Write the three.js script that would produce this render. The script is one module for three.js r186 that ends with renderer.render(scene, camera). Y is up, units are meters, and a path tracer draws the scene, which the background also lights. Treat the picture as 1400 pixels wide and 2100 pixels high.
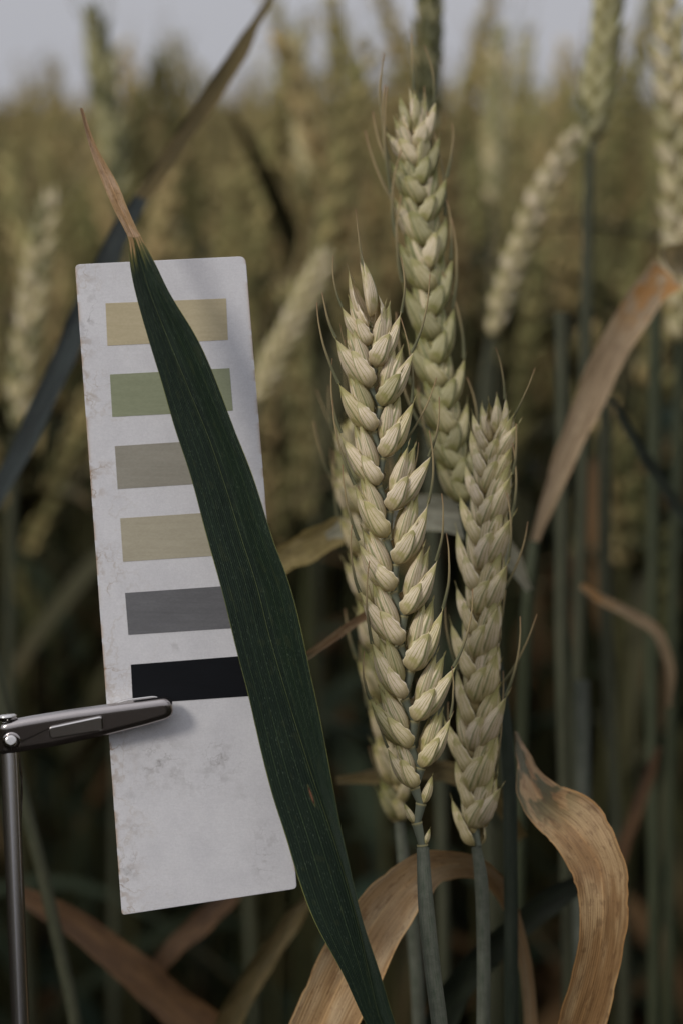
import * as THREE from 'three';
import { mergeGeometries } from 'three/addons/utils/BufferGeometryUtils.js';

// ---------------------------------------------------------------- camera, sky, sun, exposure
const V = (x, y, z) => new THREE.Vector3(x, y, z);
const rad = (d) => d * Math.PI / 180;
const FOV = 24, PITCH = 9.55, EYE = 0.86;
const scene = new THREE.Scene();
const camera = new THREE.PerspectiveCamera(FOV, 682 / 1024, 0.02, 400);
camera.position.set(0, EYE, 0);
camera.rotation.x = -rad(PITCH);
camera.focus = 0.4155;
camera.userData.fStop = 13;
scene.add(camera);

const renderer = new THREE.WebGLRenderer({ antialias: true });
renderer.toneMapping = THREE.LinearToneMapping;
renderer.toneMappingExposure = 0.97;
renderer.shadowMap.enabled = true;

const SUN = V(-0.72, 0.80, 0.38).normalize();
{
  const W = 256, H = 128, d = new Float32Array(W * H * 4);
  for (let j = 0; j < H; j++) for (let i = 0; i < W; i++) {
    const el = ((j + 0.5) / H - 0.5) * Math.PI, az = ((i + 0.5) / W - 0.5) * 2 * Math.PI;
    const dir = V(Math.cos(az) * Math.cos(el), Math.sin(el), Math.sin(az) * Math.cos(el));
    const s = Math.max(0, Math.sin(el));
    let L = 0.445 * (1 + 1.0 * s);                                    // overcast: brighter overhead
    L *= 1 + 0.35 * Math.pow(Math.max(0, dir.dot(SUN)), 3);          // the veiled sun behind the cloud
    L *= 1 + 0.06 * Math.sin(az * 3 + 2 * el) * Math.cos(el * 5 + az) ;
    const k = (j * W + i) * 4;
    d[k] = L * 0.975; d[k + 1] = L * 0.985; d[k + 2] = L * 1.06; d[k + 3] = 1;
  }
  const t = new THREE.DataTexture(d, W, H, THREE.RGBAFormat, THREE.FloatType);
  t.mapping = THREE.EquirectangularReflectionMapping;
  t.magFilter = t.minFilter = THREE.LinearFilter; t.needsUpdate = true;
  scene.background = t; scene.environment = t;
}
const sun = new THREE.DirectionalLight(0xfff8ee, 1.5);
sun.position.copy(SUN).multiplyScalar(4);
sun.castShadow = true; sun.shadow.radius = 26;
sun.shadow.mapSize.set(2048, 2048);
Object.assign(sun.shadow.camera, { left: -2, right: 2, top: 2, bottom: -2, near: 0.1, far: 12 });
sun.target.position.set(0, 0.5, -0.8);
scene.add(sun, sun.target);

// ---------------------------------------------------------------- helpers
function rng(seed) { let a = seed >>> 0; return () => { a = (a + 0x6D2B79F5) | 0; let t = Math.imul(a ^ (a >>> 15), 1 | a); t = (t + Math.imul(t ^ (t >>> 7), 61 | t)) ^ t; return ((t ^ (t >>> 14)) >>> 0) / 4294967296; }; }
const clamp = (x, a = 0, b = 1) => Math.min(b, Math.max(a, x));
const lerp = (a, b, t) => a + (b - a) * t;
const smooth = (a, b, x) => { const t = clamp((x - a) / (b - a)); return t * t * (3 - 2 * t); };
const FPX = 1050 / Math.tan(rad(FOV / 2));                            // focal length in photograph pixels
const cp = Math.cos(rad(PITCH)), sp = Math.sin(rad(PITCH));
const FWD = V(0, -sp, -cp), UPV = V(0, cp, -sp), RIGHT = V(1, 0, 0), TOCAM = FWD.clone().negate();
const at = (px, py, d) => V(0, EYE, 0).addScaledVector(FWD, d).addScaledVector(RIGHT, (px - 700) / FPX * d).addScaledVector(UPV, (1050 - py) / FPX * d);
const pxm = (d) => d / FPX;                                           // metres per photograph pixel at a depth

function hash(x, y, s = 0) { let h = Math.imul(x | 0, 374761393) ^ Math.imul(y | 0, 668265263) ^ Math.imul(s | 0, 1274126177); h = Math.imul(h ^ (h >>> 13), 1274126177); return ((h ^ (h >>> 16)) >>> 0) / 4294967296; }
function vnoise(x, y, s = 0) { const i = Math.floor(x), j = Math.floor(y), f = x - i, g = y - j, u = f * f * (3 - 2 * f), v = g * g * (3 - 2 * g); return lerp(lerp(hash(i, j, s), hash(i + 1, j, s), u), lerp(hash(i, j + 1, s), hash(i + 1, j + 1, s), u), v); }
function fbm(x, y, s = 0, o = 4) { let a = 0.5, r = 0, n = 0; for (let k = 0; k < o; k++) { r += a * vnoise(x, y, s + k); n += a; x *= 2.03; y *= 2.03; a *= 0.5; } return r / n; }
function tex(w, h, fn, srgb = true) {
  const d = new Uint8Array(w * h * 4);
  for (let j = 0; j < h; j++) for (let i = 0; i < w; i++) {
    const c = fn((i + 0.5) / w, (j + 0.5) / h), k = (j * w + i) * 4;
    d[k] = clamp(c[0], 0, 255); d[k + 1] = clamp(c[1], 0, 255); d[k + 2] = clamp(c[2], 0, 255); d[k + 3] = 255;
  }
  const t = new THREE.DataTexture(d, w, h, THREE.RGBAFormat);
  if (srgb) t.colorSpace = THREE.SRGBColorSpace;
  t.wrapS = t.wrapT = THREE.RepeatWrapping; t.magFilter = THREE.LinearFilter; t.minFilter = THREE.LinearFilter; t.needsUpdate = true;
  return t;
}
const mix3 = (a, b, t) => [lerp(a[0], b[0], t), lerp(a[1], b[1], t), lerp(a[2], b[2], t)];
const srgb = (r, g, b) => new THREE.Color().setRGB(r / 255, g / 255, b / 255, THREE.SRGBColorSpace);

const counts = {};
const numbered = (n) => { const k = counts[n] = (counts[n] ?? -1) + 1; return k ? `${n}_${String(k).padStart(3, '0')}` : n; };
function tag(o, label, category, group, kind) { o.userData = { label, category }; if (group) o.userData.group = group; if (kind) o.userData.kind = kind; return o; }
function thing(name, pos, label, category, group) { const o = new THREE.Group(); o.name = numbered(name); o.position.copy(pos); scene.add(o); return tag(o, label, category, group); }
function part(name, geo, m, parent, world = true) {                   // geometry in world axes is moved to the thing's base
  if (world) geo.translate(-parent.position.x, -parent.position.y, -parent.position.z);
  const o = new THREE.Mesh(geo, m); o.name = name; o.castShadow = o.receiveShadow = true; parent.add(o); return o;
}
function fromGrid(nu, nv, fn, closeU = false) {                       // fn(u, v) -> [Vector3, color?]
  const p = [], uv = [], idx = [], col = [];
  for (let j = 0; j <= nv; j++) for (let i = 0; i <= nu; i++) { const r = fn(i / nu, j / nv); const q = r.isVector3 ? r : r[0]; p.push(q.x, q.y, q.z); uv.push(i / nu, j / nv); if (!r.isVector3) col.push(...r[1]); }
  for (let j = 0; j < nv; j++) for (let i = 0; i < nu; i++) { const a = j * (nu + 1) + i, b = a + 1, c = a + nu + 1, d = c + 1; idx.push(a, b, d, a, d, c); }
  const g = new THREE.BufferGeometry();
  g.setAttribute('position', new THREE.Float32BufferAttribute(p, 3)); g.setAttribute('uv', new THREE.Float32BufferAttribute(uv, 2));
  if (col.length) g.setAttribute('color', new THREE.Float32BufferAttribute(col, 3));
  g.setIndex(idx); g.computeVertexNormals();
  if (closeU) { const n = g.attributes.normal; for (let j = 0; j <= nv; j++) { const a = j * (nu + 1), b = a + nu, s = V(n.getX(a) + n.getX(b), n.getY(a) + n.getY(b), n.getZ(a) + n.getZ(b)).normalize(); n.setXYZ(a, s.x, s.y, s.z); n.setXYZ(b, s.x, s.y, s.z); } }
  return g;
}
function frames(curve, n, hint) {
  const out = [];
  for (let i = 0; i <= n; i++) {
    const t = i / n, p = curve.getPoint(t), T = curve.getTangent(t), S = V().crossVectors(T, hint).normalize(), N = V().crossVectors(S, T).normalize();
    out.push({ p, T, S, N });
  }
  return out;
}
function tube(pts, radius, seg = 8, n = 24, color = null, hint = V(0.31, 0.2, 0.93)) {
  const c = pts.isCurve ? pts : new THREE.CatmullRomCurve3(pts), fr = frames(c, n, hint);
  return fromGrid(seg, n, (u, v) => {
    const f = fr[Math.round(v * n)], a = u * 2 * Math.PI, r = typeof radius === 'function' ? radius(v) : radius;
    const q = f.p.clone().addScaledVector(f.S, Math.cos(a) * r).addScaledVector(f.N, Math.sin(a) * r);
    return color ? [q, color(v, u)] : q;
  }, true);
}
tube.isTube = true;
THREE.Curve.prototype.isCurve = true;

// ---------------------------------------------------------------- materials
const huskTex = tex(256, 512, (u, v) => {
  const s = Math.abs(u - 0.5) * 2;
  let c = mix3([206, 190, 144], [234, 219, 193], smooth(0.02, 0.42, v));           // yellower at the foot, papery higher up
  c = mix3(c, [221, 199, 172], smooth(0.5, 1, v) * 0.7);
  const n = fbm(u * 9, v * 5, 3); c = mix3(c, [200, 182, 138], clamp((n - 0.46) * 2.4) * 0.6);
  const wob = (fbm(u * 3, v * 4, 9) - 0.5) * 0.03;
  for (let k = -4; k <= 4; k++) { const x = 0.5 + k * 0.105 * (1 - 0.28 * v) + wob + (hash(k, 5) - 0.5) * 0.05; const w = k === 0 ? 0.024 : 0.006 + 0.007 * hash(k, 6); const g = Math.exp(-(((u - x) / w) ** 2)); c = mix3(c, k === 0 ? [92, 104, 50] : [134, 128, 58], g * (k === 0 ? 0.9 : 0.8) * (k === 0 ? 1 : 0.3 + hash(k, 7)) * smooth(0.06, 0.3, v) * (0.5 + 0.8 * vnoise(k * 7, v * 6, 8))); }
  const gp = smooth(0.62, 0.85, v) * (1 - smooth(0.18, 0.62, s)); c = mix3(c, [112, 114, 66], gp * 0.7);
  c = mix3(c, [150, 104, 78], smooth(0.93, 1, v) * 0.8);
  c = mix3(c, [238, 228, 206], smooth(0.84, 1, s) * 0.9); const fl = fbm(u * 3 + 5, v * 4, 17); c = mix3(c, [172, 166, 104], smooth(0.5, 0.7, fl) * 0.6); const dt = vnoise(u * 64, v * 120, 19); if (dt > 0.88) c = mix3(c, [120, 96, 62], (dt - 0.88) * 5);
  const f = (vnoise(u * 150, v * 9, 31) - 0.5) * 16, f2 = (vnoise(u * 40, v * 60, 33) - 0.5) * 8;
  return [c[0] + f + f2, c[1] + f + f2, c[2] + f + f2];
});
const huskBump = tex(256, 256, (u, v) => { let h = 120 + 25 * Math.cos((u - 0.5) * 2 * Math.PI / 0.1 + 3 * vnoise(u * 4, v * 3, 2)) + (vnoise(u * 60, v * 5, 5) - 0.5) * 110; return [h, h, h]; }, false);
const huskMat = (r, g, b) => new THREE.MeshPhysicalMaterial({ map: huskTex, color: new THREE.Color(r, g, b), bumpMap: huskBump, bumpScale: 0.00006, roughness: 0.42, specularIntensity: 0.7, side: THREE.DoubleSide, transmission: 0.12, thickness: 0 });
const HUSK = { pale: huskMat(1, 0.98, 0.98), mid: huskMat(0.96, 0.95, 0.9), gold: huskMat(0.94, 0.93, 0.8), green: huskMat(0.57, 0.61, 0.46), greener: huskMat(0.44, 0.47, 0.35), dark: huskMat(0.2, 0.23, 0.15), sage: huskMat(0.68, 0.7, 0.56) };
const awnMat = new THREE.MeshStandardMaterial({ vertexColors: true, roughness: 0.85 });
const stemTex = tex(128, 512, (u, v) => {
  let c = mix3([104, 108, 98], [132, 134, 124], fbm(u * 6, v * 8, 41));
  const st = vnoise(u * 60, v * 6, 43); c = mix3(c, [84, 98, 82], clamp(st - 0.45) * 1.2);
  const wax = vnoise(u * 40, v * 260, 44); if (wax > 0.72) c = mix3(c, [172, 176, 166], (wax - 0.72) * 2);
  return c;
});
stemTex.repeat.set(1, 6);
const stemBump = tex(128, 64, (u, v) => { const h = 128 + 60 * Math.sin(u * 2 * Math.PI * 18) + (vnoise(u * 30, v * 40, 3) - 0.5) * 60; return [h, h, h]; }, false);
const stemMat = (r, g, b) => new THREE.MeshPhysicalMaterial({ map: stemTex, color: new THREE.Color(r, g, b), bumpMap: stemBump, bumpScale: 0.00008, roughness: 0.6, specularIntensity: 0.4 });
const STEM = { grey: stemMat(0.66, 0.66, 0.6), dark: stemMat(0.14, 0.17, 0.14), pale: stemMat(0.4, 0.41, 0.39), green: stemMat(0.26, 0.28, 0.18), dim: stemMat(0.33, 0.32, 0.23) };
const rachisMat = new THREE.MeshStandardMaterial({ vertexColors: true, roughness: 0.6 });

function dryTex(base, alt, seed, lines = 14, green = null) {
  return tex(256, 1024, (u, v) => {
    let c = mix3(base, alt, smooth(0.3, 0.72, fbm(u * 5, v * 9, seed)));
    for (let k = 1; k < lines; k++) { const x = k / lines + (vnoise(v * 5, k, seed) - 0.5) * 0.02 + (hash(k, 8, seed) - 0.5) * 0.05; c = mix3(c, [base[0] * 0.58, base[1] * 0.52, base[2] * 0.46], Math.exp(-(((u - x) / (0.006 + 0.016 * hash(k, 4, seed))) ** 2)) * (0.04 + 0.26 * hash(k, 3, seed) ** 2)); }
    c = mix3(c, [c[0] * 1.22, c[1] * 1.22, c[2] * 1.22], Math.exp(-(((u - 0.52) / 0.03) ** 2)) * 0.6);
    const f = fbm(u * 60, v * 22, seed + 5, 3); c = mix3(c, [c[0] * 0.66, c[1] * 0.62, c[2] * 0.58], clamp((f - 0.52) * 2.2) * 0.7);
    if (green) { const g = fbm(u * 4 + 2, v * 16, seed + 8); c = mix3(c, green, smooth(0.44, 0.6, g) * (1 - smooth(0.16, 0.36, v)) * 0.85); }
    const em = Math.min(u, 1 - u); c = mix3(c, [Math.min(255, base[0] * 1.35), base[1] * 1.3, base[2] * 1.2], (1 - smooth(0.01, 0.04, em)) * 0.5);
    const sp0 = vnoise(u * 70, v * 300, seed + 9); if (sp0 > 0.8) c = mix3(c, [94, 64, 44], (sp0 - 0.8) * 2.4); const bl = fbm(u * 14, v * 44, seed + 12, 3); c = mix3(c, [base[0] * 0.55, base[1] * 0.48, base[2] * 0.42], smooth(0.62, 0.8, bl) * 0.3);
    return c;
  });
}
const veinBump = tex(256, 256, (u, v) => { const h = 128 + 70 * Math.sin(u * 2 * Math.PI * 22) + (vnoise(u * 60, v * 30, 6) - 0.5) * 70; return [h, h, h]; }, false);
const leafMat = (map, o = {}) => new THREE.MeshPhysicalMaterial({ map, bumpMap: veinBump, bumpScale: 0.00012, roughness: 0.55, specularIntensity: 0.6, side: THREE.DoubleSide, transmission: 0.25, thickness: 0, ...o });
const DRY = {
  tan: leafMat(dryTex([190, 154, 108], [212, 184, 144], 51)),
  rust: leafMat(dryTex([148, 114, 74], [184, 154, 112], 61, 12, [72, 74, 46])),
  umber: leafMat(dryTex([84, 60, 36], [108, 80, 50], 62, 10)),
  pale: leafMat(dryTex([160, 138, 108], [186, 164, 132], 71, 12, [168, 118, 58])),
  grey: leafMat(dryTex([158, 158, 138], [186, 184, 164], 81)),
  olive: leafMat(dryTex([98, 86, 50], [122, 106, 66], 91)),
  straw: leafMat(dryTex([136, 122, 74], [160, 144, 94], 95)),
  green: leafMat(dryTex([34, 42, 30], [48, 56, 40], 101)),
  blue: leafMat(dryTex([40, 49, 50], [58, 68, 68], 111)),
};
const FIELD = new THREE.MeshPhysicalMaterial({ vertexColors: true, roughness: 0.8, specularIntensity: 0.3, side: THREE.DoubleSide });

// ---------------------------------------------------------------- ground
{
  const gt = tex(256, 256, (u, v) => { const n = fbm(u * 24, v * 24, 7); return mix3([34, 29, 22], [62, 53, 42], n); });
  gt.repeat.set(600, 600);
  const g = new THREE.Mesh(new THREE.PlaneGeometry(600, 600).rotateX(-Math.PI / 2), new THREE.MeshStandardMaterial({ map: gt, roughness: 0.95 }));
  g.name = 'ground'; g.userData = { kind: 'structure' }; g.receiveShadow = true; scene.add(g);
}

// ---------------------------------------------------------------- wheat ear parts
function prof(v, vm, e0 = 0.6, e1 = 1.0) { return v < vm ? Math.pow(Math.sin(Math.PI / 2 * v / vm), e0) : Math.pow(Math.max(0, Math.cos(Math.PI / 2 * (v - vm) / (1 - vm))), e1); }
// a keeled husk: foot at the origin, length along +y, back facing +z
function husk({ L = 9, W = 2.6, D = 2, wrap = 100, keel = 0.4, vm = 0.36, bend = 0.8, tooth = 0.1, nu = 16, nv = 20, skew = 0, e1 = 0.85, wob = 0, seed = 1 }) {
  const mm = 0.001, wr = rad(wrap);
  return fromGrid(nu, nv, (u, v) => {
    const f = (u * 2 - 1) * wr, vv = v;
    const body = Math.min(1, vv / (1 - tooth));
    let w = W * Math.max(prof(body, vm, 0.62, e1), 0) + 0.06 * (1 - v); let d = D * Math.max(prof(body, vm * 0.9, 0.55, 0.8), 0) + 0.05;
    if (vv > 1 - tooth) { w = Math.max(w, 0.16 * (1 - vv) / tooth + 0.03); }
    const cz = (1 - keel) * Math.cos(f) + keel * (1 - 1.25 * Math.abs(Math.sin(f)) * (Math.abs(f) < Math.PI / 2 ? 1 : 1));
    const rip = 1 + wob * Math.sin(v * 9 + u * 5 + seed) + wob * 1.6 * Math.pow(Math.abs(u * 2 - 1), 4) * Math.sin(v * 31 + seed * 2 + (u > 0.5 ? 1 : 0)) * (wrap < 170 ? 1 : 0);
    return V((w * rip * Math.sin(f) + skew * v * v) * mm, v * L * mm, (d * cz * rip - bend * v * v + 0.35 * Math.sin(v * Math.PI)) * mm);
  }, wrap >= 180);
}
const G = {
  glume: [1, 2, 3].map((s) => husk({ L: 8.4 + s * 0.4, W: 1.95 + 0.1 * s, D: 1.7, wrap: 92, keel: 0.62, vm: 0.3, bend: -0.7, tooth: 0.2, wob: 0.05, e1: 0.62, seed: s, skew: 0.3 * (s - 2) })),
  lemma: [1, 2, 3].map((s) => husk({ L: 11.6 + 0.4 * s, W: 1.7, D: 1.5, wrap: 104, keel: 0.45, vm: 0.34, bend: 0.1, tooth: 0.14, e1: 1.15, wob: 0.03, seed: s + 5, skew: 0.25 * (s - 2) })),
  pod: [1, 2].map((s) => husk({ L: 10.4 + 0.4 * s, W: 1.55, D: 1.3, wrap: 180, keel: 0.25, vm: 0.34, e1: 1.1, bend: 0.2, tooth: 0.06, wob: 0.03, seed: s + 9 })),
  small: [husk({ L: 8, W: 1.2, D: 1.1, wrap: 120, keel: 0.35, vm: 0.34, bend: 0.2, tooth: 0.1 })],
};
const AWN_C = (v) => { const g = mix3([0.125, 0.125, 0.062], [0.34, 0.26, 0.13], smooth(0.1, 0.75, v)); return mix3(g, [0.3, 0.16, 0.085], smooth(0.8, 1, v) * 0.7); };
const awnGeo = (len, out, back, seed) => {
  const r = rng(seed), pts = [];
  for (let i = 0; i <= 6; i++) { const t = i / 6; pts.push(V(out * len * (0.12 * t - 0.42 * t * t) + (r() - 0.5) * 0.0001, len * t, back * len * (t * 0.3 - 0.2 * t * t))); }
  return tube(pts, (v) => lerp(0.00033, 0.00009, Math.pow(v, 0.8)), 6, 14, AWN_C, V(0.2, 0.1, 1));
};
const AWN = []; for (let k = 0; k < 10; k++) AWN.push([-1, 1].map((s) => awnGeo(0.0085 + 0.0016 * (k % 5), s * (0.45 + 0.12 * (k % 3)), k % 2 ? 0.6 : -0.1, 70 + k)));
const SPIKE_LOW = mergeGeometries([
  husk({ L: 9.5, W: 2.0, D: 1.8, wrap: 150, keel: 0.3, nu: 8, nv: 7, bend: 0.4 }).translate(0, 0, 0.0012),
  husk({ L: 12, W: 1.8, D: 1.6, wrap: 180, keel: 0.1, nu: 8, nv: 7 }).rotateX(0.08).translate(0, 0.001, 0.0002),
  husk({ L: 10.5, W: 1.9, D: 1.7, wrap: 180, keel: 0.1, nu: 8, nv: 7 }).rotateX(-0.15).translate(0, 0.0008, -0.0014),
]);

// nodes: [{ p, T, side, s, a, tiny }] from the foot of the ear to its top; N points at the ear's face
function spikelets(parent, nodes, N, o) {
  const R = rng(o.seed);
  nodes.forEach((n, i) => {
    const T = n.T, S = V().crossVectors(T, N).normalize(), F = V().crossVectors(S, T).normalize(), side = n.side;
    const a = rad(n.a ?? o.angle ?? 24) * (0.8 + 0.4 * R());
    const Y = T.clone().multiplyScalar(Math.cos(a)).addScaledVector(S, side * Math.sin(a)).addScaledVector(F, (R() - 0.5) * 0.08).normalize();
    const Z0 = F.clone().addScaledVector(S, (o.lookSide ?? 0) + side * 0.22 * (R() * 0.5 + 0.5)).normalize();
    let X = V().crossVectors(Y, Z0).normalize(); let Z = V().crossVectors(X, Y).normalize();
    if (n.turn) { const q = new THREE.Quaternion().setFromAxisAngle(Y, n.turn); X.applyQuaternion(q); Z.applyQuaternion(q); }
    const m = new THREE.Matrix4().makeBasis(X, Y, Z);
    const mats = o.mats(i / (nodes.length - 1), R);
    const tint = (m) => (R() < 0.62 ? m : o.alt[Math.floor(R() * o.alt.length)]);
    const pick = (arr) => arr[Math.floor(R() * arr.length)];
    const place = (mesh) => { mesh.quaternion.setFromRotationMatrix(m); mesh.position.copy(n.p).sub(parent.position).addScaledVector(S, side * 0.0004); mesh.scale.setScalar(n.s * (0.94 + 0.13 * R())); };
    if (n.tiny) { const sp0 = part('spikelet', pick(G.small), mats[0], parent, false); place(sp0); sp0.scale.setScalar(n.s); return; }
    if (o.low) { place(part('spikelet', SPIKE_LOW, mats[0], parent, false)); if (o.lowAwns) addAwn(parent, null); return; }
    const body = part('spikelet', pick(G.pod), mats[1], parent, false); place(body);
    body.translateY(0.0024 * n.s); body.translateX(-side * 0.0005 * n.s); body.translateZ(0.0002 * n.s);
    const sub = (name, geo, mat, x, y, z, rx, ry, rz) => { const q = part(name, geo, mat, body, false); q.position.set(x * 0.001, (y - 2.4) * 0.001, z * 0.001); q.rotation.set(rx, ry, rz, 'YXZ'); return q; };
    const j = () => (R() - 0.5) * 0.14;
    const l1 = sub('lemma', pick(G.lemma), tint(mats[1]), side * 1.0, 0.9, 0.45, 0.09 + j() * 0.5, 0.1 + 0.35 * side + j() * 2, -side * (0.02 + R() * 0.16)); l1.scale.set(0.9 + 0.25 * R(), 0.94 + 0.12 * R(), 1);
    const l2 = sub('lemma', pick(G.lemma), tint(mats[1]), side * 0.7, 0.8, -0.7, 0.06, Math.PI - 0.5 * side + j(), -side * (0.2 + 0.12 * R()));
    sub('glume', pick(G.glume), tint(mats[0]), -side * 0.15, 0, 0.8, 0.10 + j() * 0.6, 0.42 * side + j() * 2, -side * 0.03 + j() * 0.8).scale.set(0.9 + 0.2 * R(), 0.9 + 0.18 * R(), 1);
    sub('lemma', pick(G.lemma), tint(mats[1]), -side * 0.55, 2.6, 0.35, 0.02 + j(), -0.3 * side + j() * 2, side * (0.02 + R() * 0.12)).scale.set(0.85, 0.86 + 0.1 * R(), 0.9);
    sub('glume', pick(G.glume), tint(mats[0]), 0, 0, -0.9, 0.12, Math.PI + j(), 0.05 * side);
    const awns = o.awn ?? 1;
    if (R() < awns) { const g = AWN[Math.floor(R() * 10)][side > 0 ? 1 : 0]; const q = sub('awn', g, awnMat, 0, 0, 0, 0, 0, 0); q.position.set(0, 0.0108, -0.0002).multiply(l1.scale).applyEuler(l1.rotation).add(l1.position); q.rotation.set(0.05, 0, side * (0.10 + (R() - 0.5) * 0.3)); q.scale.setScalar(o.awnScale ?? 1); }
    if (R() < awns * 0.8) { const g = AWN[Math.floor(R() * 10)][side > 0 ? 1 : 0]; const q = sub('awn', g, awnMat, 0, 0, 0, 0, 0, 0); q.position.set(0, 0.0108, -0.0002).multiply(l2.scale).applyEuler(l2.rotation).add(l2.position); q.rotation.set(-0.2 * R(), 0, side * (-0.05 + (R() - 0.5) * 0.4)); q.scale.setScalar((o.awnScale ?? 1) * (0.6 + 0.5 * R())); }
  });
}
function rachis(parent, nodes, r = 0.00085) {
  const pts = nodes.map((n) => n.p.clone()).concat(), gs = [];
  for (let i = 0; i < pts.length - 1; i++) {
    const a = pts[i], b = pts[i + 1], k = 1 - 0.55 * i / pts.length;
    gs.push(tube([a, a.clone().lerp(b, 0.5), b], (v) => r * k * (0.8 + 0.35 * v), 8, 8, (v) => (v > 0.9 ? [0.24, 0.23, 0.12] : [0.13, 0.145, 0.10])));
    gs.push(tube([b.clone().addScaledVector(b.clone().sub(a).normalize(), -0.00012), b.clone().addScaledVector(b.clone().sub(a).normalize(), 0.00018)], (v) => r * k * 1.22, 10, 2, () => [0.30, 0.27, 0.13]));
  }
  return part('rachis', mergeGeometries(gs), rachisMat, parent);
}
// ear nodes along a curve from foot to tip
function earNodes(curve, n, N, o = {}) {
  const out = [];
  for (let i = 0; i < n; i++) {
    const t = i / (n - 1), p = curve.getPoint(t * 0.93), T = curve.getTangent(t * 0.93), S = V().crossVectors(T, N).normalize(), side = (i + (o.first ?? 0)) % 2 ? 1 : -1;
    const s = (o.size ?? 1) * (t < 0.15 ? lerp(0.82, 1, t / 0.15) : t > 0.7 ? lerp(1, 0.72, (t - 0.7) / 0.3) : 1);
    out.push({ p: p.addScaledVector(S, -side * 0.0006 * (o.size ?? 1) * (1 - t)), T, side, s, a: i === n - 1 ? 2 : undefined, turn: i === n - 1 ? Math.PI / 2 : 0 });
  }
  return out;
}
function stemTo(parent, p0, dir, ground, r0, r1, mat, name = 'stem') {        // from the ear's foot to the ground
  const pts = [p0, ...dir, ground];
  return part(name, tube(pts, (v) => lerp(r0, r1, Math.min(1, v * 4)), 10, 60), mat, parent);
}
// blade along points [px, py, depth, half width px, twist deg]
function blade(pts, o = {}) {
  const ps = pts.map((q) => (q.isVector3 ? q : at(q[0], q[1], q[2]))), c = new THREE.CatmullRomCurve3(ps, false, 'centripetal'), n = o.n ?? 48, nu = o.nu ?? 10;
  const ws = pts.map((q) => q[3] * pxm(q[2])), tw = pts.map((q) => rad(q[4] ?? 0));
  const acc = [0]; for (let i = 1; i < ps.length; i++) acc.push(acc[i - 1] + ps[i].distanceTo(ps[i - 1]));
  const fr = [];
  for (let i = 0; i <= n; i++) {
    const t = i / n * (ps.length - 1), k = Math.min(ps.length - 2, Math.floor(t)), f = t - k;
    const p = c.getPoint(i / n), T = c.getTangent(i / n), g = f * f * (3 - 2 * f), a = lerp(tw[k], tw[k + 1], g);
    const S0 = V().crossVectors(T, TOCAM).normalize(), N0 = V().crossVectors(S0, T).normalize();
    fr.push({ p, S: S0.clone().multiplyScalar(Math.cos(a)).addScaledVector(N0, Math.sin(a)), N: N0.clone().multiplyScalar(Math.cos(a)).addScaledVector(S0, -Math.sin(a)), w: lerp(ws[k], ws[k + 1], g) });
  }
  const fold = o.fold ?? 0.25, wave = o.wave ?? 0.05, R = o.seed ?? 1;
  return fromGrid(nu, n, (u, v) => {
    const f = fr[Math.round(v * n)], x = u * 2 - 1, nick = vnoise(v * 46, x > 0 ? 3 : 8, R), e = 1 + wave * Math.sin(v * 23 + R + (x > 0 ? 2 : 0)) * Math.abs(x) - (Math.abs(x) > 0.75 ? 0.045 * smooth(0.55, 0.9, nick) : 0);
    return f.p.clone().addScaledVector(f.S, x * f.w * e).addScaledVector(f.N, f.w * (fold * (o.curl ? x * x : Math.abs(x)) + 0.5 * wave * Math.sin(v * 17 + R * 3 + x) + 0.13 * (fbm(u * 3.2, v * 9, R + 40, 3) - 0.5) + 0.05 * (vnoise(u * 9, v * 5, R) - 0.5)));
  });
}
const under = (p, dx = 0, dz = 0) => V(p.x + dx, 0, p.z + dz);

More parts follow.
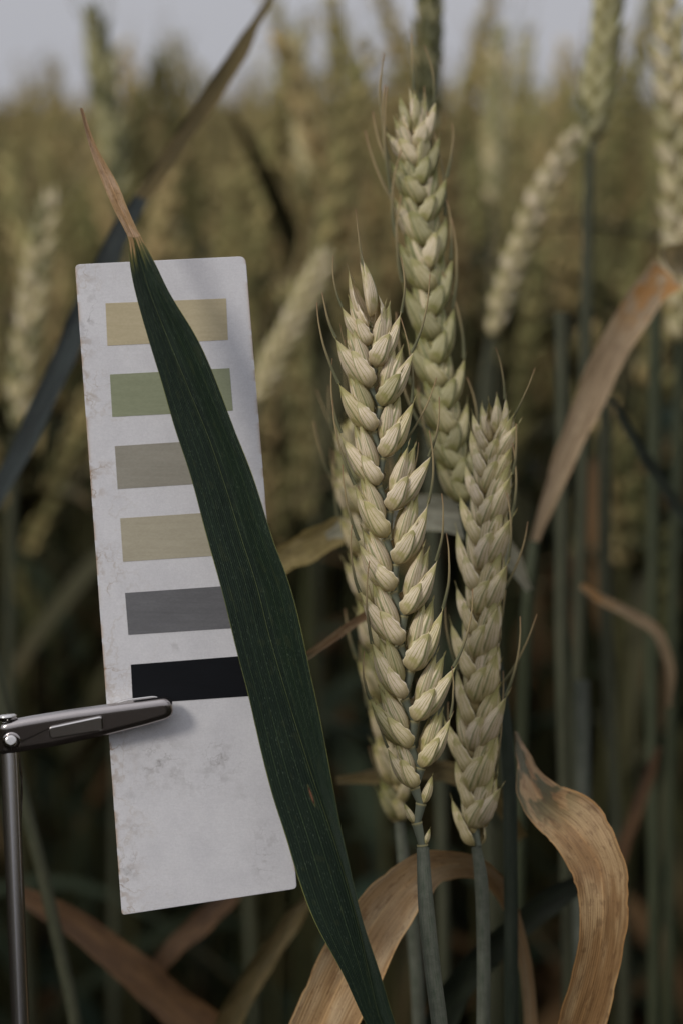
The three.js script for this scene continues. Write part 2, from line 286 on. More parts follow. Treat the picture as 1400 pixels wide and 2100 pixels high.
// ---------------------------------------------------------------- the main ear
const D0 = 0.42;
{
  const foot = at(900, 2100, D0), ground = under(foot, 0.012, -0.01);
  const st = thing('wheat_stalk', ground, 'sharp pale straw wheat ear with short awns, right beside the long green leaf', 'wheat');
  const main = [
    [865, 1733, 1, 0.42, 20, 1], [854, 1688, -1, 0.55, 25, 1], [862, 1649, 1, 0.72, 20, 1], [850, 1617, -1, 0.74, 16], [861, 1576, 1, 0.86, 27], [841, 1534, -1, 0.92, 20], [849, 1480, 1, 0.96, 27], [829, 1435, -1, 0.98, 19],
    [841, 1377, 1, 1, 28], [820, 1326, -1, 1, 19], [827, 1264, 1, 1, 28], [806, 1215, -1, 1, 18], [811, 1159, 1, 1, 26], [791, 1106, -1, 1, 17], [799, 1050, 1, 0.98, 24], [776, 999, -1, 0.98, 17], [784, 941, 1, 0.96, 23], [767, 887, -1, 0.94, 17],
    [779, 836, 1, 0.92, 24], [760, 795, -1, 0.86, 21], [768, 754, 1, 0.86, 22], [757, 712, -1, 0.76, 20], [757, 676, 1, 0.86, -2],
  ];
  const P = main.map((q) => at(q[0], q[1], D0 + 0.001));
  const nodes = main.map((q, i) => {
    const T = P[Math.min(P.length - 1, i + 2)].clone().sub(P[Math.max(0, i - 2)]).normalize();
    return { p: P[i], T, side: q[2], s: q[3], a: q[4], tiny: q[5], turn: i === main.length - 1 ? Math.PI / 2 * 0.9 : 0 };
  });
  const foot0 = at(868, 1760, D0 + 0.001);
  rachis(st, [{ p: foot0 }, ...nodes]);
  spikelets(st, nodes, TOCAM, { seed: 11, awn: 1, alt: [HUSK.pale, HUSK.gold, HUSK.sage, HUSK.mid], awnScale: 1.05, mats: (t, R) => (t > 0.72 ? [HUSK.pale, HUSK.pale] : t > 0.3 ? [R() < 0.6 ? HUSK.mid : HUSK.pale, R() < 0.5 ? HUSK.pale : HUSK.mid] : [R() < 0.6 ? HUSK.gold : HUSK.mid, HUSK.mid]) });
  stemTo(st, at(866, 1738, D0 + 0.001), [at(872, 1850, D0), at(886, 1990, D0), foot, at(915, 2260, D0)], ground, 0.00112, 0.0015, STEM.grey);
}
// ---------------------------------------------------------------- second ear, behind and above
{
  const d = 0.461, foot = at(1048, 2100, d), ground = under(foot, 0.02, -0.02);
  const st = thing('wheat_stalk', ground, 'tall grey green wheat ear leaning behind the sharp pale ear, highest of the large ears', 'wheat');
  const c = new THREE.CatmullRomCurve3([at(948, 1035, d), at(925, 930, d), at(898, 780, d), at(880, 620, d), at(866, 470, d), at(853, 340, d), at(848, 235, d)]);
  const nodes = earNodes(c, 19, V(0.12, 0, 0.99), { size: 1.0 });
  rachis(st, nodes, 0.001);
  spikelets(st, nodes, V(0.12, 0, 0.99).normalize(), { seed: 23, alt: [HUSK.sage, HUSK.green, HUSK.mid, HUSK.greener], awn: 0.75, awnScale: 1.3, angle: 17, mats: (t, R) => (t > 0.85 ? [HUSK.mid, HUSK.pale] : [R() < 0.5 ? HUSK.green : HUSK.sage, R() < 0.5 ? HUSK.sage : HUSK.green]) });
  stemTo(st, at(948, 1035, d), [at(975, 1160, d), at(1010, 1330, d + 0.002), at(1040, 1550, d + 0.002), at(1046, 1800, d), foot], ground, 0.001, 0.0014, STEM.dark);
  part('dry_leaf', blade([[1056, 1500, 0.455, 8, 60], [1072, 1560, 0.45, 22, 40], [1110, 1640, 0.442, 48, 22], [1180, 1700, 0.436, 62, 12], [1228, 1775, 0.433, 58, -12], [1238, 1860, 0.432, 50, -14], [1228, 1960, 0.433, 47, -10], [1200, 2070, 0.435, 48, -5], [1150, 2210, 0.44, 40, 0], [1110, 2330, 0.444, 16, 0]], { curl: true, fold: 0.32, n: 90, nu: 14, wave: 0.03 }), DRY.rust, st).userData = { label: 'brown dry leaf curling down from the dark stem' };
}
// ---------------------------------------------------------------- third ear, right
{
  const d = 0.4415, foot = at(990, 2100, d), ground = under(foot, 0.0, -0.015);
  const st = thing('wheat_stalk', ground, 'thick straw coloured wheat ear seen edge on, right of the sharp pale ear', 'wheat');
  const c = new THREE.CatmullRomCurve3([at(975, 1735, d), at(978, 1600, d), at(985, 1420, d), at(990, 1250, d), at(1000, 1080, d), at(1010, 960, d), at(1014, 875, d)]);
  const N = TOCAM.clone().multiplyScalar(Math.cos(rad(52))).addScaledVector(RIGHT, -Math.sin(rad(52)));
  const nodes = earNodes(c, 22, N, { size: 1.02 });
  rachis(st, nodes);
  spikelets(st, nodes, N, { seed: 37, alt: [HUSK.pale, HUSK.gold, HUSK.mid], awn: 0.36, awnScale: 1.05, angle: 23, mats: (t, R) => (t > 0.55 ? [R() < 0.5 ? HUSK.gold : HUSK.mid, HUSK.mid] : [HUSK.gold, R() < 0.5 ? HUSK.gold : HUSK.mid]) });
  stemTo(st, at(975, 1735, d), [at(985, 1800, d), at(990, 1920, d), foot], ground, 0.0009, 0.0013, STEM.grey);
  part('dry_leaf', blade([[1085, 2230, 0.488, 14, 50], [1088, 2060, 0.484, 18, 50], [1062, 1900, 0.476, 20, 50], [1010, 1800, 0.466, 30, 45], [930, 1772, 0.456, 38, 30], [850, 1800, 0.447, 50, 12], [780, 1880, 0.443, 60, 0], [715, 1990, 0.442, 68, -6], [655, 2120, 0.443, 66, -8], [600, 2260, 0.446, 50, 0], [570, 2360, 0.448, 14, 0]], { curl: true, fold: 0.22, n: 90, nu: 14, wave: 0.03, seed: 4 }), DRY.tan, st).userData = { label: 'tan dry leaf arching behind the two front stems' };
}
// ---------------------------------------------------------------- fourth ear, behind the main one on the left
{
  const d = 0.487, foot = at(858, 2100, d), ground = under(foot, 0.02, -0.02);
  const st = thing('wheat_stalk', ground, 'blurred straw wheat ear half hidden behind the left side of the sharp pale ear', 'wheat');
  const c = new THREE.CatmullRomCurve3([at(818, 1685, d), at(802, 1560, d), at(782, 1400, d), at(760, 1230, d), at(738, 1070, d), at(723, 970, d), at(717, 905, d)]);
  const N = TOCAM.clone().multiplyScalar(Math.cos(rad(40))).addScaledVector(RIGHT, Math.sin(rad(40)));
  const nodes = earNodes(c, 20, N, { size: 0.95 });
  rachis(st, nodes);
  spikelets(st, nodes, N, { seed: 41, alt: [HUSK.gold, HUSK.green], awn: 0.7, awnScale: 1.2, angle: 22, mats: (t, R) => (R() < 0.5 ? [HUSK.gold, HUSK.mid] : [HUSK.mid, HUSK.green]) });
  stemTo(st, at(818, 1685, d), [at(830, 1790, d), at(848, 1930, d), foot], ground, 0.001, 0.0014, STEM.grey);
  part('leaf', blade([[1085, 1210, 0.507, 8, 20], [1040, 1135, 0.504, 22, 15], [960, 1070, 0.5, 34, 10], [880, 1052, 0.497, 37, 0], [800, 1056, 0.495, 36, 0], [730, 1075, 0.495, 30, 0], [670, 1100, 0.496, 8, 0]], { n: 60, curl: true }), DRY.grey, st).userData = { label: 'pale leaf arching across behind the ears' };
}
// ---------------------------------------------------------------- the long green leaf
{
  const E = [[222, 164, 167, 170], [300, 184, 191, 199], [375, 211, 226, 241], [430, 234, 249, 263], [490, 263, 276, 291], [540, 267, 290, 320], [600, 279, 308, 350], [700, 305, 347, 406], [800, 337, 388, 452], [900, 366, 429, 489], [1000, 397, 463, 526], [1100, 425, 494, 559], [1200, 451, 526, 593], [1300, 477, 551, 620], [1400, 503, 580, 641], [1500, 525, 611, 661], [1600, 551, 643, 681], [1700, 580, 677, 699], [1800, 611, 708, 722], [1900, 651, 735, 748], [2000, 702, 757, 779], [2100, 752, 783, 812], [2250, 840, 862, 880], [2400, 930, 944, 958]];
  const look = (y) => { let k = 0; while (k < E.length - 2 && E[k + 1][0] < y) k++; const a = E[k], b = E[k + 1], p = E[Math.max(0, k - 1)], q = E[Math.min(E.length - 1, k + 2)], t = (y - a[0]) / (b[0] - a[0]); return [1, 2, 3].map((i) => { const m0 = (b[i] - p[i]) / (b[0] - p[0]) * (b[0] - a[0]), m1 = (q[i] - a[i]) / (q[0] - a[0]) * (b[0] - a[0]); return (2 * t ** 3 - 3 * t * t + 1) * a[i] + (t ** 3 - 2 * t * t + t) * m0 + (-2 * t ** 3 + 3 * t * t) * b[i] + (t ** 3 - t * t) * m1; }); };
  const dm = 0.4085;
  const sheet = (y0, y1, n, wave) => fromGrid(24, n, (u, v) => {
    const y = lerp(y0, y1, v), [l, m, r] = look(y), half = u < 0.5;
    const x = half ? lerp(l, m, u * 2) : lerp(m, r, u * 2 - 1), e = Math.abs(u - 0.5) * 2;
    const wpx = half ? m - l : r - m;
    const vy = 0.57, q = u < vy ? (vy - u) / vy : (u - vy) / (1 - vy), wid = Math.max(r - l, 26), lift = u < vy ? 0.000014 * wid * q : 0.000036 * wid * (0.55 * q + 0.45 * smooth(0.05, 0.8, q));
    const bow = 0.004 * Math.pow((y - 1200) / 1000, 2);
    const d = dm - lift + bow * 0.5 - wave * Math.sin(y / 95 + (half ? 0 : 2)) * e;
    return at(x, y + 4 * Math.sin(y / 41) * e * (y > 480 ? 1 : 0.2), d);
  });
  const base = at(940, 2400, dm), ground = under(base, 0.03, -0.03);
  const t = thing('wheat_leaf', ground, 'long dark green wheat leaf with pale midrib slanting across the white card', 'leaf');
  const gTex = tex(512, 2048, (u, v) => {
    let c = mix3([25, 37, 28], [37, 51, 37], fbm(u * 7, v * 26, 201));
    const wob = (fbm(2, v * 9, 203) - 0.5) * 0.01;
    for (let k = 1; k < 34; k++) { const x = k / 34 + wob + (hash(k, 1, 7) - 0.5) * 0.008, w = 0.0034, big = k % 4 === 0; const q = (u - x) / w; if (q * q < 9) c = mix3(c, big ? [76, 92, 60] : [36, 50, 37], Math.exp(-q * q) * (big ? 0.75 : 0.55) * (0.6 + 0.6 * vnoise(k, v * 30, 8))); if (Math.abs(u - x - 0.012) < 0.006) c = mix3(c, [12, 20, 16], 0.3); }
    c = mix3(c, [146, 152, 92], Math.exp(-(((u - 0.5) / 0.005) ** 2)) * 0.6);
    const e = Math.min(u, 1 - u); c = mix3(c, [136, 136, 76], (1 - smooth(0.003, 0.014, e)) * (0.55 + 0.45 * vnoise(v * 40, u > 0.5 ? 1 : 9, 12)));
    const i = Math.floor(u * 170), j = Math.floor(v * 420), h = hash(i, j, 77);
    if (h > 0.955) { const fx = Math.abs(u * 170 - i - 0.5), fy = Math.abs(v * 420 - j - 0.5); if (fx < 0.34 && fy < 0.42) c = mix3(c, [112, 124, 108], 0.2 + 0.5 * hash(i, j, 78)); }   // fine pale hairs
    if (vnoise(u * 22, v * 90, 79) > 0.82) c = mix3(c, [60, 64, 40], 0.3);
    const les = ((u - 0.42) / 0.015) ** 2 + ((v - 0.598) / 0.009) ** 2; if (les < 1) c = mix3([120, 84, 62], [58, 40, 30], smooth(0.1, 0.9, les) > 0.5 ? 0.8 : 0.1); else if (les < 2) c = mix3(c, [96, 92, 56], 0.6);
    const die = v + (vnoise(u * 16, 3, 81) - 0.5) * 0.03 + (vnoise(u * 50, v * 60, 82) - 0.5) * 0.01; c = mix3(c, [104, 102, 54], (1 - smooth(0.012, 0.03, die)) * 0.85); c = mix3(c, [176, 144, 102], 1 - smooth(0.002, 0.012, die));
    return c;
  });
  const gb = tex(512, 512, (u, v) => { const h = 120 + 50 * Math.cos(u * 2 * Math.PI * 34) + (vnoise(u * 120, v * 120, 6) - 0.5) * 60 + (hash(Math.floor(u * 170), Math.floor(v * 200), 5) > 0.95 ? 50 : 0); return [h, h, h]; }, false);
  part('blade', sheet(487, 2400, 160, 0.0003), leafMat(gTex, { bumpMap: gb, bumpScale: 0.00012, roughness: 0.5, transmission: 0.04, specularIntensity: 0.4, sheen: 1, sheenRoughness: 0.6, sheenColor: new THREE.Color(0.17, 0.2, 0.17) }), t);
  const tipTex = dryTex([204, 168, 124], [222, 190, 158], 211, 5);
  part('dry_tip', sheet(222, 487, 50, 0.0004), leafMat(tipTex, { specularIntensity: 0.4 }), t).userData = { label: 'withered tan tip of the green leaf' };
  stemTo(t, at(936, 2385, dm), [at(960, 2480, dm + 0.003)], ground, 0.0016, 0.0018, STEM.green, 'sheath');
}
// ---------------------------------------------------------------- colour chart card
{
  const d = 0.4215, k = pxm(d), T = thing('colour_card', at(430, 1865, d), 'white paper colour card with six printed swatches, stained along its edges', 'card');
  const X = RIGHT, Y = UPV.clone().negate(), O = at(0, 0, d);
  const onCard = (x, y, lift) => O.clone().addScaledVector(X, x * k).addScaledVector(Y, y * k).addScaledVector(TOCAM, lift);
  const C = [[155, 543], [503, 526], [608, 1822], [251, 1876]], rr = [10, 14, 8, 7];
  const sh = new THREE.Shape();
  C.forEach((q, i) => {
    const a = C[(i + 3) % 4], b = C[(i + 1) % 4], r = rr[i], dir = (t) => { const L = Math.hypot(t[0] - q[0], t[1] - q[1]); return [(t[0] - q[0]) / L, (t[1] - q[1]) / L]; };
    const da = dir(a), db = dir(b), s = [q[0] + da[0] * r, q[1] + da[1] * r], e = [q[0] + db[0] * r, q[1] + db[1] * r];
    i ? sh.lineTo(s[0], s[1]) : sh.moveTo(s[0], s[1]); sh.quadraticCurveTo(q[0], q[1], e[0], e[1]);
  });
  sh.closePath();
  const toWorld = (geo, lift) => {                                     // a shape drawn in card pixels becomes a card in metres
    const p = geo.attributes.position, uv = [];
    for (let i = 0; i < p.count; i++) { const x = p.getX(i), y = p.getY(i), z = p.getZ(i); uv.push((x - 140) / 480, (y - 510) / 1380); const q = onCard(x, y, lift + z * k + 0.000006 * 0); p.setXYZ(i, q.x, q.y, q.z); }
    geo.setAttribute('uv', new THREE.Float32BufferAttribute(uv, 2)); const ix = geo.index; if (ix) { const a = ix.array; for (let i = 0; i < a.length; i += 3) { const t = a[i + 1]; a[i + 1] = a[i + 2]; a[i + 2] = t; } } else { for (let i = 0; i < p.count; i += 3) for (const at0 of [p, geo.attributes.uv]) { const n = at0.itemSize, A = at0.array; for (let c = 0; c < n; c++) { const t = A[(i + 1) * n + c]; A[(i + 1) * n + c] = A[(i + 2) * n + c]; A[(i + 2) * n + c] = t; } } }
    geo.computeVertexNormals(); return geo;
  };
  const edgeL = (y) => lerp(155, 251, (y - 543) / 1333), edgeR = (y) => lerp(503, 608, (y - 526) / 1296);
  const crack = (x, y, f, s) => { const a = fbm(x / f, y / f, s, 5); return Math.exp(-(((a - 0.5) / 0.012) ** 2)); };
  const paper = tex(720, 2048, (u, v) => {
    const x = 140 + u * 480, y = 510 + v * 1380;
    let c = mix3([208, 207, 209], [196, 195, 198], 0.6 * smooth(0.2, 0.8, fbm(x / 46, y / 60, 301)));
    const g = (vnoise(x / 2.2, y / 2.2, 303) - 0.5) * 9 + (vnoise(x / 9, y / 1.6, 304) - 0.5) * 5; c = c.map((q) => q + g);
    const dl = x - edgeL(y), dr = edgeR(y) - x;
    const patchL = smooth(0.42, 0.62, fbm(y / 90, 3, 311, 3)), near = Math.exp(-Math.max(0, dl) / 26) * patchL;
    c = mix3(c, [128, 104, 82], clamp(crack(x, y, 42, 321) * near * 0.7 + near * smooth(0.5, 0.75, fbm(x / 14, y / 14, 323)) * 0.35));
    c = mix3(c, [150, 134, 114], crack(x, y, 70, 326) * Math.exp(-Math.max(0, dl) / 60) * 0.25);
    c = mix3(c, [150, 112, 74], Math.exp(-Math.max(0, dl) / 2.2) * smooth(0.3, 0.6, vnoise(y / 18, 2, 5)) * 0.45);
    c = mix3(c, [148, 118, 88], Math.exp(-Math.max(0, dr) / 2.5) * smooth(0.4, 0.6, vnoise(y / 22, 8, 6)) * 0.4);
    const blot = (bx, by, sx, sy, s, kk) => { const m = Math.exp(-(((x - bx) / sx) ** 2) - ((y - by) / sy) ** 2); const w = crack(x, y, 34, s) * 0.9 + smooth(0.52, 0.72, fbm(x / 17, y / 17, s + 2)) * 0.75; c = mix3(c, [128, 124, 122], clamp(m * w * kk * 0.38)); };
    blot(325, 1560, 46, 46, 331, 1.1); blot(455, 1555, 46, 40, 341, 1.0); blot(400, 1600, 90, 30, 351, 0.5); blot(272, 1660, 18, 50, 361, 0.8); blot(545, 1750, 26, 60, 371, 0.9); blot(262, 1780, 20, 44, 381, 0.9); blot(520, 1640, 30, 30, 391, 0.6);
    blot(180, 640, 24, 60, 401, 1); blot(170, 560, 16, 20, 405, 0.8); blot(360, 1325, 22, 9, 411, 0.6);
    return c;
  });
  const cardGeo = toWorld(new THREE.ExtrudeGeometry(sh, { depth: 4.5, bevelEnabled: true, bevelThickness: 0.7, bevelSize: 0.7, bevelSegments: 1, curveSegments: 6 }), -0.00043);
  part('paper_sheet', cardGeo, new THREE.MeshStandardMaterial({ map: paper, roughness: 0.82 }), T);
  const sw = [
    ['tan swatch at the top of the card', [[217, 622], [464, 612], [468, 697], [221, 709]], [184, 172, 142]], ['green swatch second from the top', [[226, 768], [471, 755], [478, 842], [231, 855]], [140, 145, 119]],
    ['warm grey swatch', [[236, 915], [481, 899], [487, 987], [242, 1003]], [146, 142, 130]], ['beige swatch', [[247, 1063], [491, 1047], [497, 1136], [253, 1152]], [168, 161, 141]],
    ['dark grey swatch', [[257, 1216], [501, 1199], [508, 1286], [264, 1302]], [106, 106, 108]], ['black swatch beside the clamp tip', [[269, 1363], [512, 1344], [518, 1427], [273, 1444]], [17, 19, 23]],
  ];
  sw.forEach(([label, q, c], i) => {
    const s = new THREE.Shape(); q.forEach((p, n) => (n ? s.lineTo(p[0], p[1]) : s.moveTo(p[0], p[1]))); s.closePath();
    const m = tex(256, 96, (u, v) => { const f = (vnoise(u * 5, v * 34, 400 + i) - 0.5) * 5 + (vnoise(u * 60, v * 60, 410 + i) - 0.5) * 7 + (fbm(u * 3, v * 3, 420 + i) - 0.5) * 12; const l = Math.exp(-(((v - 0.52 - 0.03 * Math.sin(u * 4)) / 0.02) ** 2)) * 5 * vnoise(u * 6, 3, i); const a = i === 5 ? 0.3 : 1; return c.map((z) => z + (f - l) * a); });
    const geo = toWorld(new THREE.ExtrudeGeometry(s, { depth: 0.5, bevelEnabled: false }), 0.00002);
    const b = geo.attributes.uv; for (let n = 0; n < b.count; n++) { const x = b.getX(n) * 480 + 140, y = b.getY(n) * 1380 + 510; b.setXY(n, (x - q[0][0]) / 255, (y - q[1][1]) / 105); }
    part('colour_swatch', geo, new THREE.MeshPhysicalMaterial({ map: m, roughness: 0.85, specularIntensity: 0.35 }), T).userData = { label };
  });
}
// ---------------------------------------------------------------- clamp that holds the card
{
  const d = 0.4195, k = pxm(d), rodFoot = under(at(46, 2100, d), 0, -0.004);
  const T = thing('metal_clamp', rodFoot, 'steel clamp on a thin rod gripping the card from the left', 'clamp');
  const steel = new THREE.MeshStandardMaterial({ color: srgb(198, 195, 192), metalness: 1, roughness: 0.26 });
  const dark = new THREE.MeshStandardMaterial({ color: srgb(164, 158, 156), metalness: 1, roughness: 0.3 });
  const brushed = new THREE.MeshStandardMaterial({ color: srgb(190, 188, 188), metalness: 1, roughness: 0.24 });
  const wear = tex(256, 256, (u, v) => { const h = 20 + 40 * fbm(u * 12, v * 12, 501) + (vnoise(u * 120, v * 6, 502) > 0.72 ? 50 : 0); return [h, h, h]; }, false);
  steel.roughnessMap = wear; steel.roughness = 1; dark.roughnessMap = wear; dark.roughness = 1;
  const place = (geo, x, y, lift, tilt = 0) => {              // drawn in pixels, y down the card, z towards the camera
    if (tilt) geo.translate(0, 1490, -12).rotateX(tilt).translate(0, -1490, 12);
    geo.scale(k, k, k);
    const m = new THREE.Matrix4().makeBasis(RIGHT, UPV, TOCAM).setPosition(at(x, y, d).addScaledVector(TOCAM, lift)); geo.applyMatrix4(m); return geo;
  };
  const outline = (pts) => {                                            // corners rounded by up to 10 pixels
    const s = new THREE.Shape(), n = pts.length;
    pts.forEach((q, i) => { const a = pts[(i + n - 1) % n], b = pts[(i + 1) % n], to = (t) => { const L = Math.hypot(t[0] - q[0], t[1] - q[1]), r = Math.min(q[2] ?? 10, L * 0.45); return [q[0] + (t[0] - q[0]) / L * r, q[1] + (t[1] - q[1]) / L * r]; }; const e0 = to(a), e1 = to(b); i ? s.lineTo(e0[0], -e0[1]) : s.moveTo(e0[0], -e0[1]); s.quadraticCurveTo(q[0], -q[1], e1[0], -e1[1]); });
    s.closePath(); return s;
  };
  const arm = outline([[2, 1482, 16], [60, 1470], [150, 1455], [250, 1441], [352, 1427, 20], [360, 1468, 22], [300, 1486], [215, 1508], [110, 1531], [-2, 1549, 14]]);
  part('arm', place(new THREE.ExtrudeGeometry(arm, { depth: 14, bevelEnabled: true, bevelThickness: 11, bevelSize: 15, bevelOffset: -15, bevelSegments: 10, curveSegments: 8 }), 0, 0, -0.0003, 0.17), dark, T);
  const inlay = outline([[103, 1490, 8], [213, 1466, 8], [215, 1497, 8], [106, 1515, 8]]);
  part('slot_plate', place(new THREE.ExtrudeGeometry(inlay, { depth: 4, bevelEnabled: true, bevelThickness: 4, bevelSize: 3, bevelOffset: -3, bevelSegments: 4 }), 0, 0, -0.0003 + 24.5 * k, 0.17), steel, T);
  const jaw = outline([[150, 1470], [262, 1436], [318, 1429], [330, 1436], [324, 1452], [262, 1462], [160, 1492]]);
  part('rear_jaw', place(new THREE.ExtrudeGeometry(jaw, { depth: 5, bevelEnabled: true, bevelThickness: 2, bevelSize: 2, bevelOffset: -2, bevelSegments: 2 }), 0, -2, -0.0015), steel, T);
  const head = (r, h) => new THREE.LatheGeometry([V(0, 0, 0), V(r, 0, 0), V(r, h * 0.6, 0), V(r * 0.8, h * 0.93, 0), V(r * 0.5, h, 0), V(0, h, 0)].map((p) => new THREE.Vector2(p.x, p.y)), 28);
  part('rivet', place(head(19, 5).rotateX(Math.PI / 2 + 0.17), 27, 1518, -0.0003 + 18.5 * k), dark, T);
  part('screw', place(head(13, 7).rotateX(Math.PI / 2 - 0.15), 26, 1518, -0.0003 + 23 * k), steel, T);
  part('thumb_knob', place(mergeGeometries([head(21, 12), head(13, 10).translate(0, -10, 0)]).rotateZ(0.1), 16, 1476, -0.0006 + 8 * k), steel, T);
  const rodTop = at(20, 1535, d + 0.001), rod = [rodTop, at(30, 1780, d + 0.001), at(43, 2100, d + 0.001), at(52, 2330, d + 0.001), rodFoot];
  part('rod', tube(rod, 19 * k, 20, 40), brushed, T);
  part('wire', tube([at(38, 1540, d + 0.003), at(45, 1600, d + 0.0035), at(42, 1700, d + 0.004), at(36, 1800, d + 0.004)], 2.4 * k, 8, 20), dark, T);
}
// ---------------------------------------------------------------- ears and blades a little farther off
function softEar(label, pts, d, o) {                                    // pts from the foot of the ear to its tip, then the stem goes down
  const P = pts.map((q) => at(q[0], q[1], d)), s0 = o.stem.map((q) => at(q[0], q[1], q[2] ?? d)), last = s0[s0.length - 1], ground = under(last, o.dx ?? 0, -0.02);
  const t = thing('wheat_stalk', ground, label, 'wheat');
  const N = TOCAM.clone().multiplyScalar(Math.cos(rad(o.yaw ?? 20))).addScaledVector(RIGHT, Math.sin(rad(o.yaw ?? 20)));
  const c = new THREE.CatmullRomCurve3(P), nodes = earNodes(c, o.n ?? 20, N, { size: o.size ?? 1.05 });
  rachis(t, nodes); spikelets(t, nodes, N, { seed: o.seed, low: true, angle: 23, mats: (tt, R) => [o.mats[Math.floor(R() * o.mats.length)]] });
  const g = []; const R = rng(o.seed + 1);
  nodes.forEach((n) => { if (R() < (o.awn ?? 0.6)) { const S = V().crossVectors(n.T, N).normalize(); const a = n.p.clone().addScaledVector(n.T, 0.011).addScaledVector(S, n.side * 0.005); g.push(tube([a, a.clone().addScaledVector(n.T, 0.008).addScaledVector(S, n.side * 0.003), a.clone().addScaledVector(n.T, 0.016).addScaledVector(S, n.side * 0.003 * R())], (v) => lerp(0.0003, 0.00006, v), 5, 6, AWN_C)); } });
  if (g.length) { const w = part('awns', mergeGeometries(g), awnMat, t); w.userData = { kind: 'stuff' }; }
  stemTo(t, P[0], s0, ground, 0.0011, 0.0016, o.stemMat ?? STEM.dim);
  return t;
}
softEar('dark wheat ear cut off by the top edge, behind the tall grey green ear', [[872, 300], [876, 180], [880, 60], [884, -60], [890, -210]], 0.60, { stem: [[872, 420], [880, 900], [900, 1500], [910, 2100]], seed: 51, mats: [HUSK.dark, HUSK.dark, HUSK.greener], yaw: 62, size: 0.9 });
softEar('upright wheat ear at upper right, above a straight bluish stem', [[1208, 312], [1222, 200], [1236, 90], [1250, -40], [1262, -170]], 0.63, { stem: [[1205, 420], [1200, 700], [1190, 1100], [1180, 1600], [1175, 2100]], seed: 52, mats: [HUSK.green, HUSK.dark, HUSK.greener], yaw: -48, size: 1 });
softEar('pale wheat ear leaning to the right under the upright ear at upper right', [[1008, 690], [1035, 590], [1075, 480], [1125, 370], [1185, 265]], 0.72, { stem: [[995, 760], [985, 1000], [990, 1500], [1000, 2100]], seed: 53, mats: [HUSK.mid, HUSK.pale, HUSK.gold], yaw: 35, size: 0.8 });
softEar('pale beaded wheat ear running down the right edge', [[1392, 700], [1390, 560], [1386, 420], [1380, 260], [1374, 110], [1372, -20]], 0.68, { stem: [[1392, 820], [1380, 1200], [1372, 1700], [1370, 2100]], seed: 54, mats: [HUSK.mid, HUSK.gold, HUSK.sage], yaw: 12, size: 1.05, n: 24, stemMat: STEM.green });
softEar('pale wheat ear at the left edge, tilted to the right', [[35, 880], [45, 760], [62, 640], [82, 520], [104, 400]], 0.78, { stem: [[28, 980], [20, 1300], [30, 1700], [60, 2100]], seed: 55, mats: [HUSK.gold, HUSK.mid, HUSK.greener], yaw: 20, size: 1.0 });
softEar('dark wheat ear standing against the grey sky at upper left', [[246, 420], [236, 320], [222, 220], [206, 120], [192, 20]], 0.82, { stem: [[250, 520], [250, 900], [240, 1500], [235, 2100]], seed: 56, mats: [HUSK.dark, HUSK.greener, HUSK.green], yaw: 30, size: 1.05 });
softEar('straw wheat ear leaning right, showing between the card and the sharp ear', [[528, 830], [552, 760], [590, 680], [632, 600], [664, 525]], 0.74, { stem: [[515, 900], [500, 1200], [500, 1600], [520, 2100]], seed: 57, mats: [HUSK.gold, HUSK.mid], yaw: 20, size: 0.85 });
softEar('upright wheat ear behind the leaf tip, right of the slanting blade', [[640, 420], [630, 320], [618, 210], [606, 90]], 0.95, { stem: [[645, 520], [650, 1000], [650, 1500], [650, 2100]], seed: 58, mats: [HUSK.green, HUSK.gold], yaw: 25, size: 1.1 });
softEar('blurred wheat ear with its tip near the top edge, right of the tall ear', [[1010, 420], [1015, 320], [1020, 200], [1030, 60]], 0.9, { stem: [[1008, 520], [1010, 900], [1015, 1500], [1015, 2100]], seed: 59, mats: [HUSK.gold, HUSK.green], yaw: 40, size: 1.05 });

function softBlade(label, pts, mat, o = {}) {
  const d = pts[0][2], end = o.stem ? at(o.stem[0], o.stem[1], pts[pts.length - 1][2]) : null, pos = end ? under(end, 0, -0.02) : at(pts[0][0], pts[0][1], d);
  const t = thing('wheat_leaf', pos, label, 'leaf');
  part('blade', blade(pts, { seed: o.seed ?? 2, curl: true, ...o }), mat, t);
  if (end) stemTo(t, at(pts[pts.length - 1][0], pts[pts.length - 1][1], pts[pts.length - 1][2]), [end], pos, 0.0012, 0.0015, o.stemMat ?? STEM.green);
  return t;
}
{
  const t = softBlade('blue green blade slanting up from the left edge behind the card', [[290, 405, 0.552, 16, 10], [240, 490, 0.55, 20, 10], [190, 600, 0.55, 24, 5], [120, 760, 0.55, 24, 0], [55, 900, 0.55, 22, 0], [-20, 1040, 0.55, 20, 0]], DRY.blue, { stem: [-90, 1200] });
  const b = blade([[575, -40, 0.57, 5, 0], [530, 40, 0.567, 9, 0], [488, 110, 0.563, 18, 20], [440, 185, 0.56, 20, 20], [385, 265, 0.557, 18, 20], [335, 340, 0.555, 17, 15], [288, 408, 0.552, 16, 10]], { curl: true });
  part('dry_tip', b, DRY.olive, t).userData = { label: 'tan withered tip of the slanting blade' };
}
{
  const t = softBlade('broad tan dry leaf slanting down from the right edge', [[1370, 560, 0.545, 42, -10], [1330, 600, 0.545, 34, 0], [1270, 690, 0.545, 34, 0], [1215, 800, 0.545, 32, 0], [1165, 920, 0.545, 25, 0], [1125, 1020, 0.545, 17, 10], [1095, 1110, 0.545, 9, 10]], DRY.pale, { stem: [1080, 1250] });
  part('brown_fold', blade([[1366, 545, 0.548, 38, 30], [1400, 540, 0.552, 42, 20], [1470, 560, 0.56, 44, 10]], { n: 16, curl: true }), DRY.olive, t).userData = { label: 'brown folded bend of the dry leaf' };
}
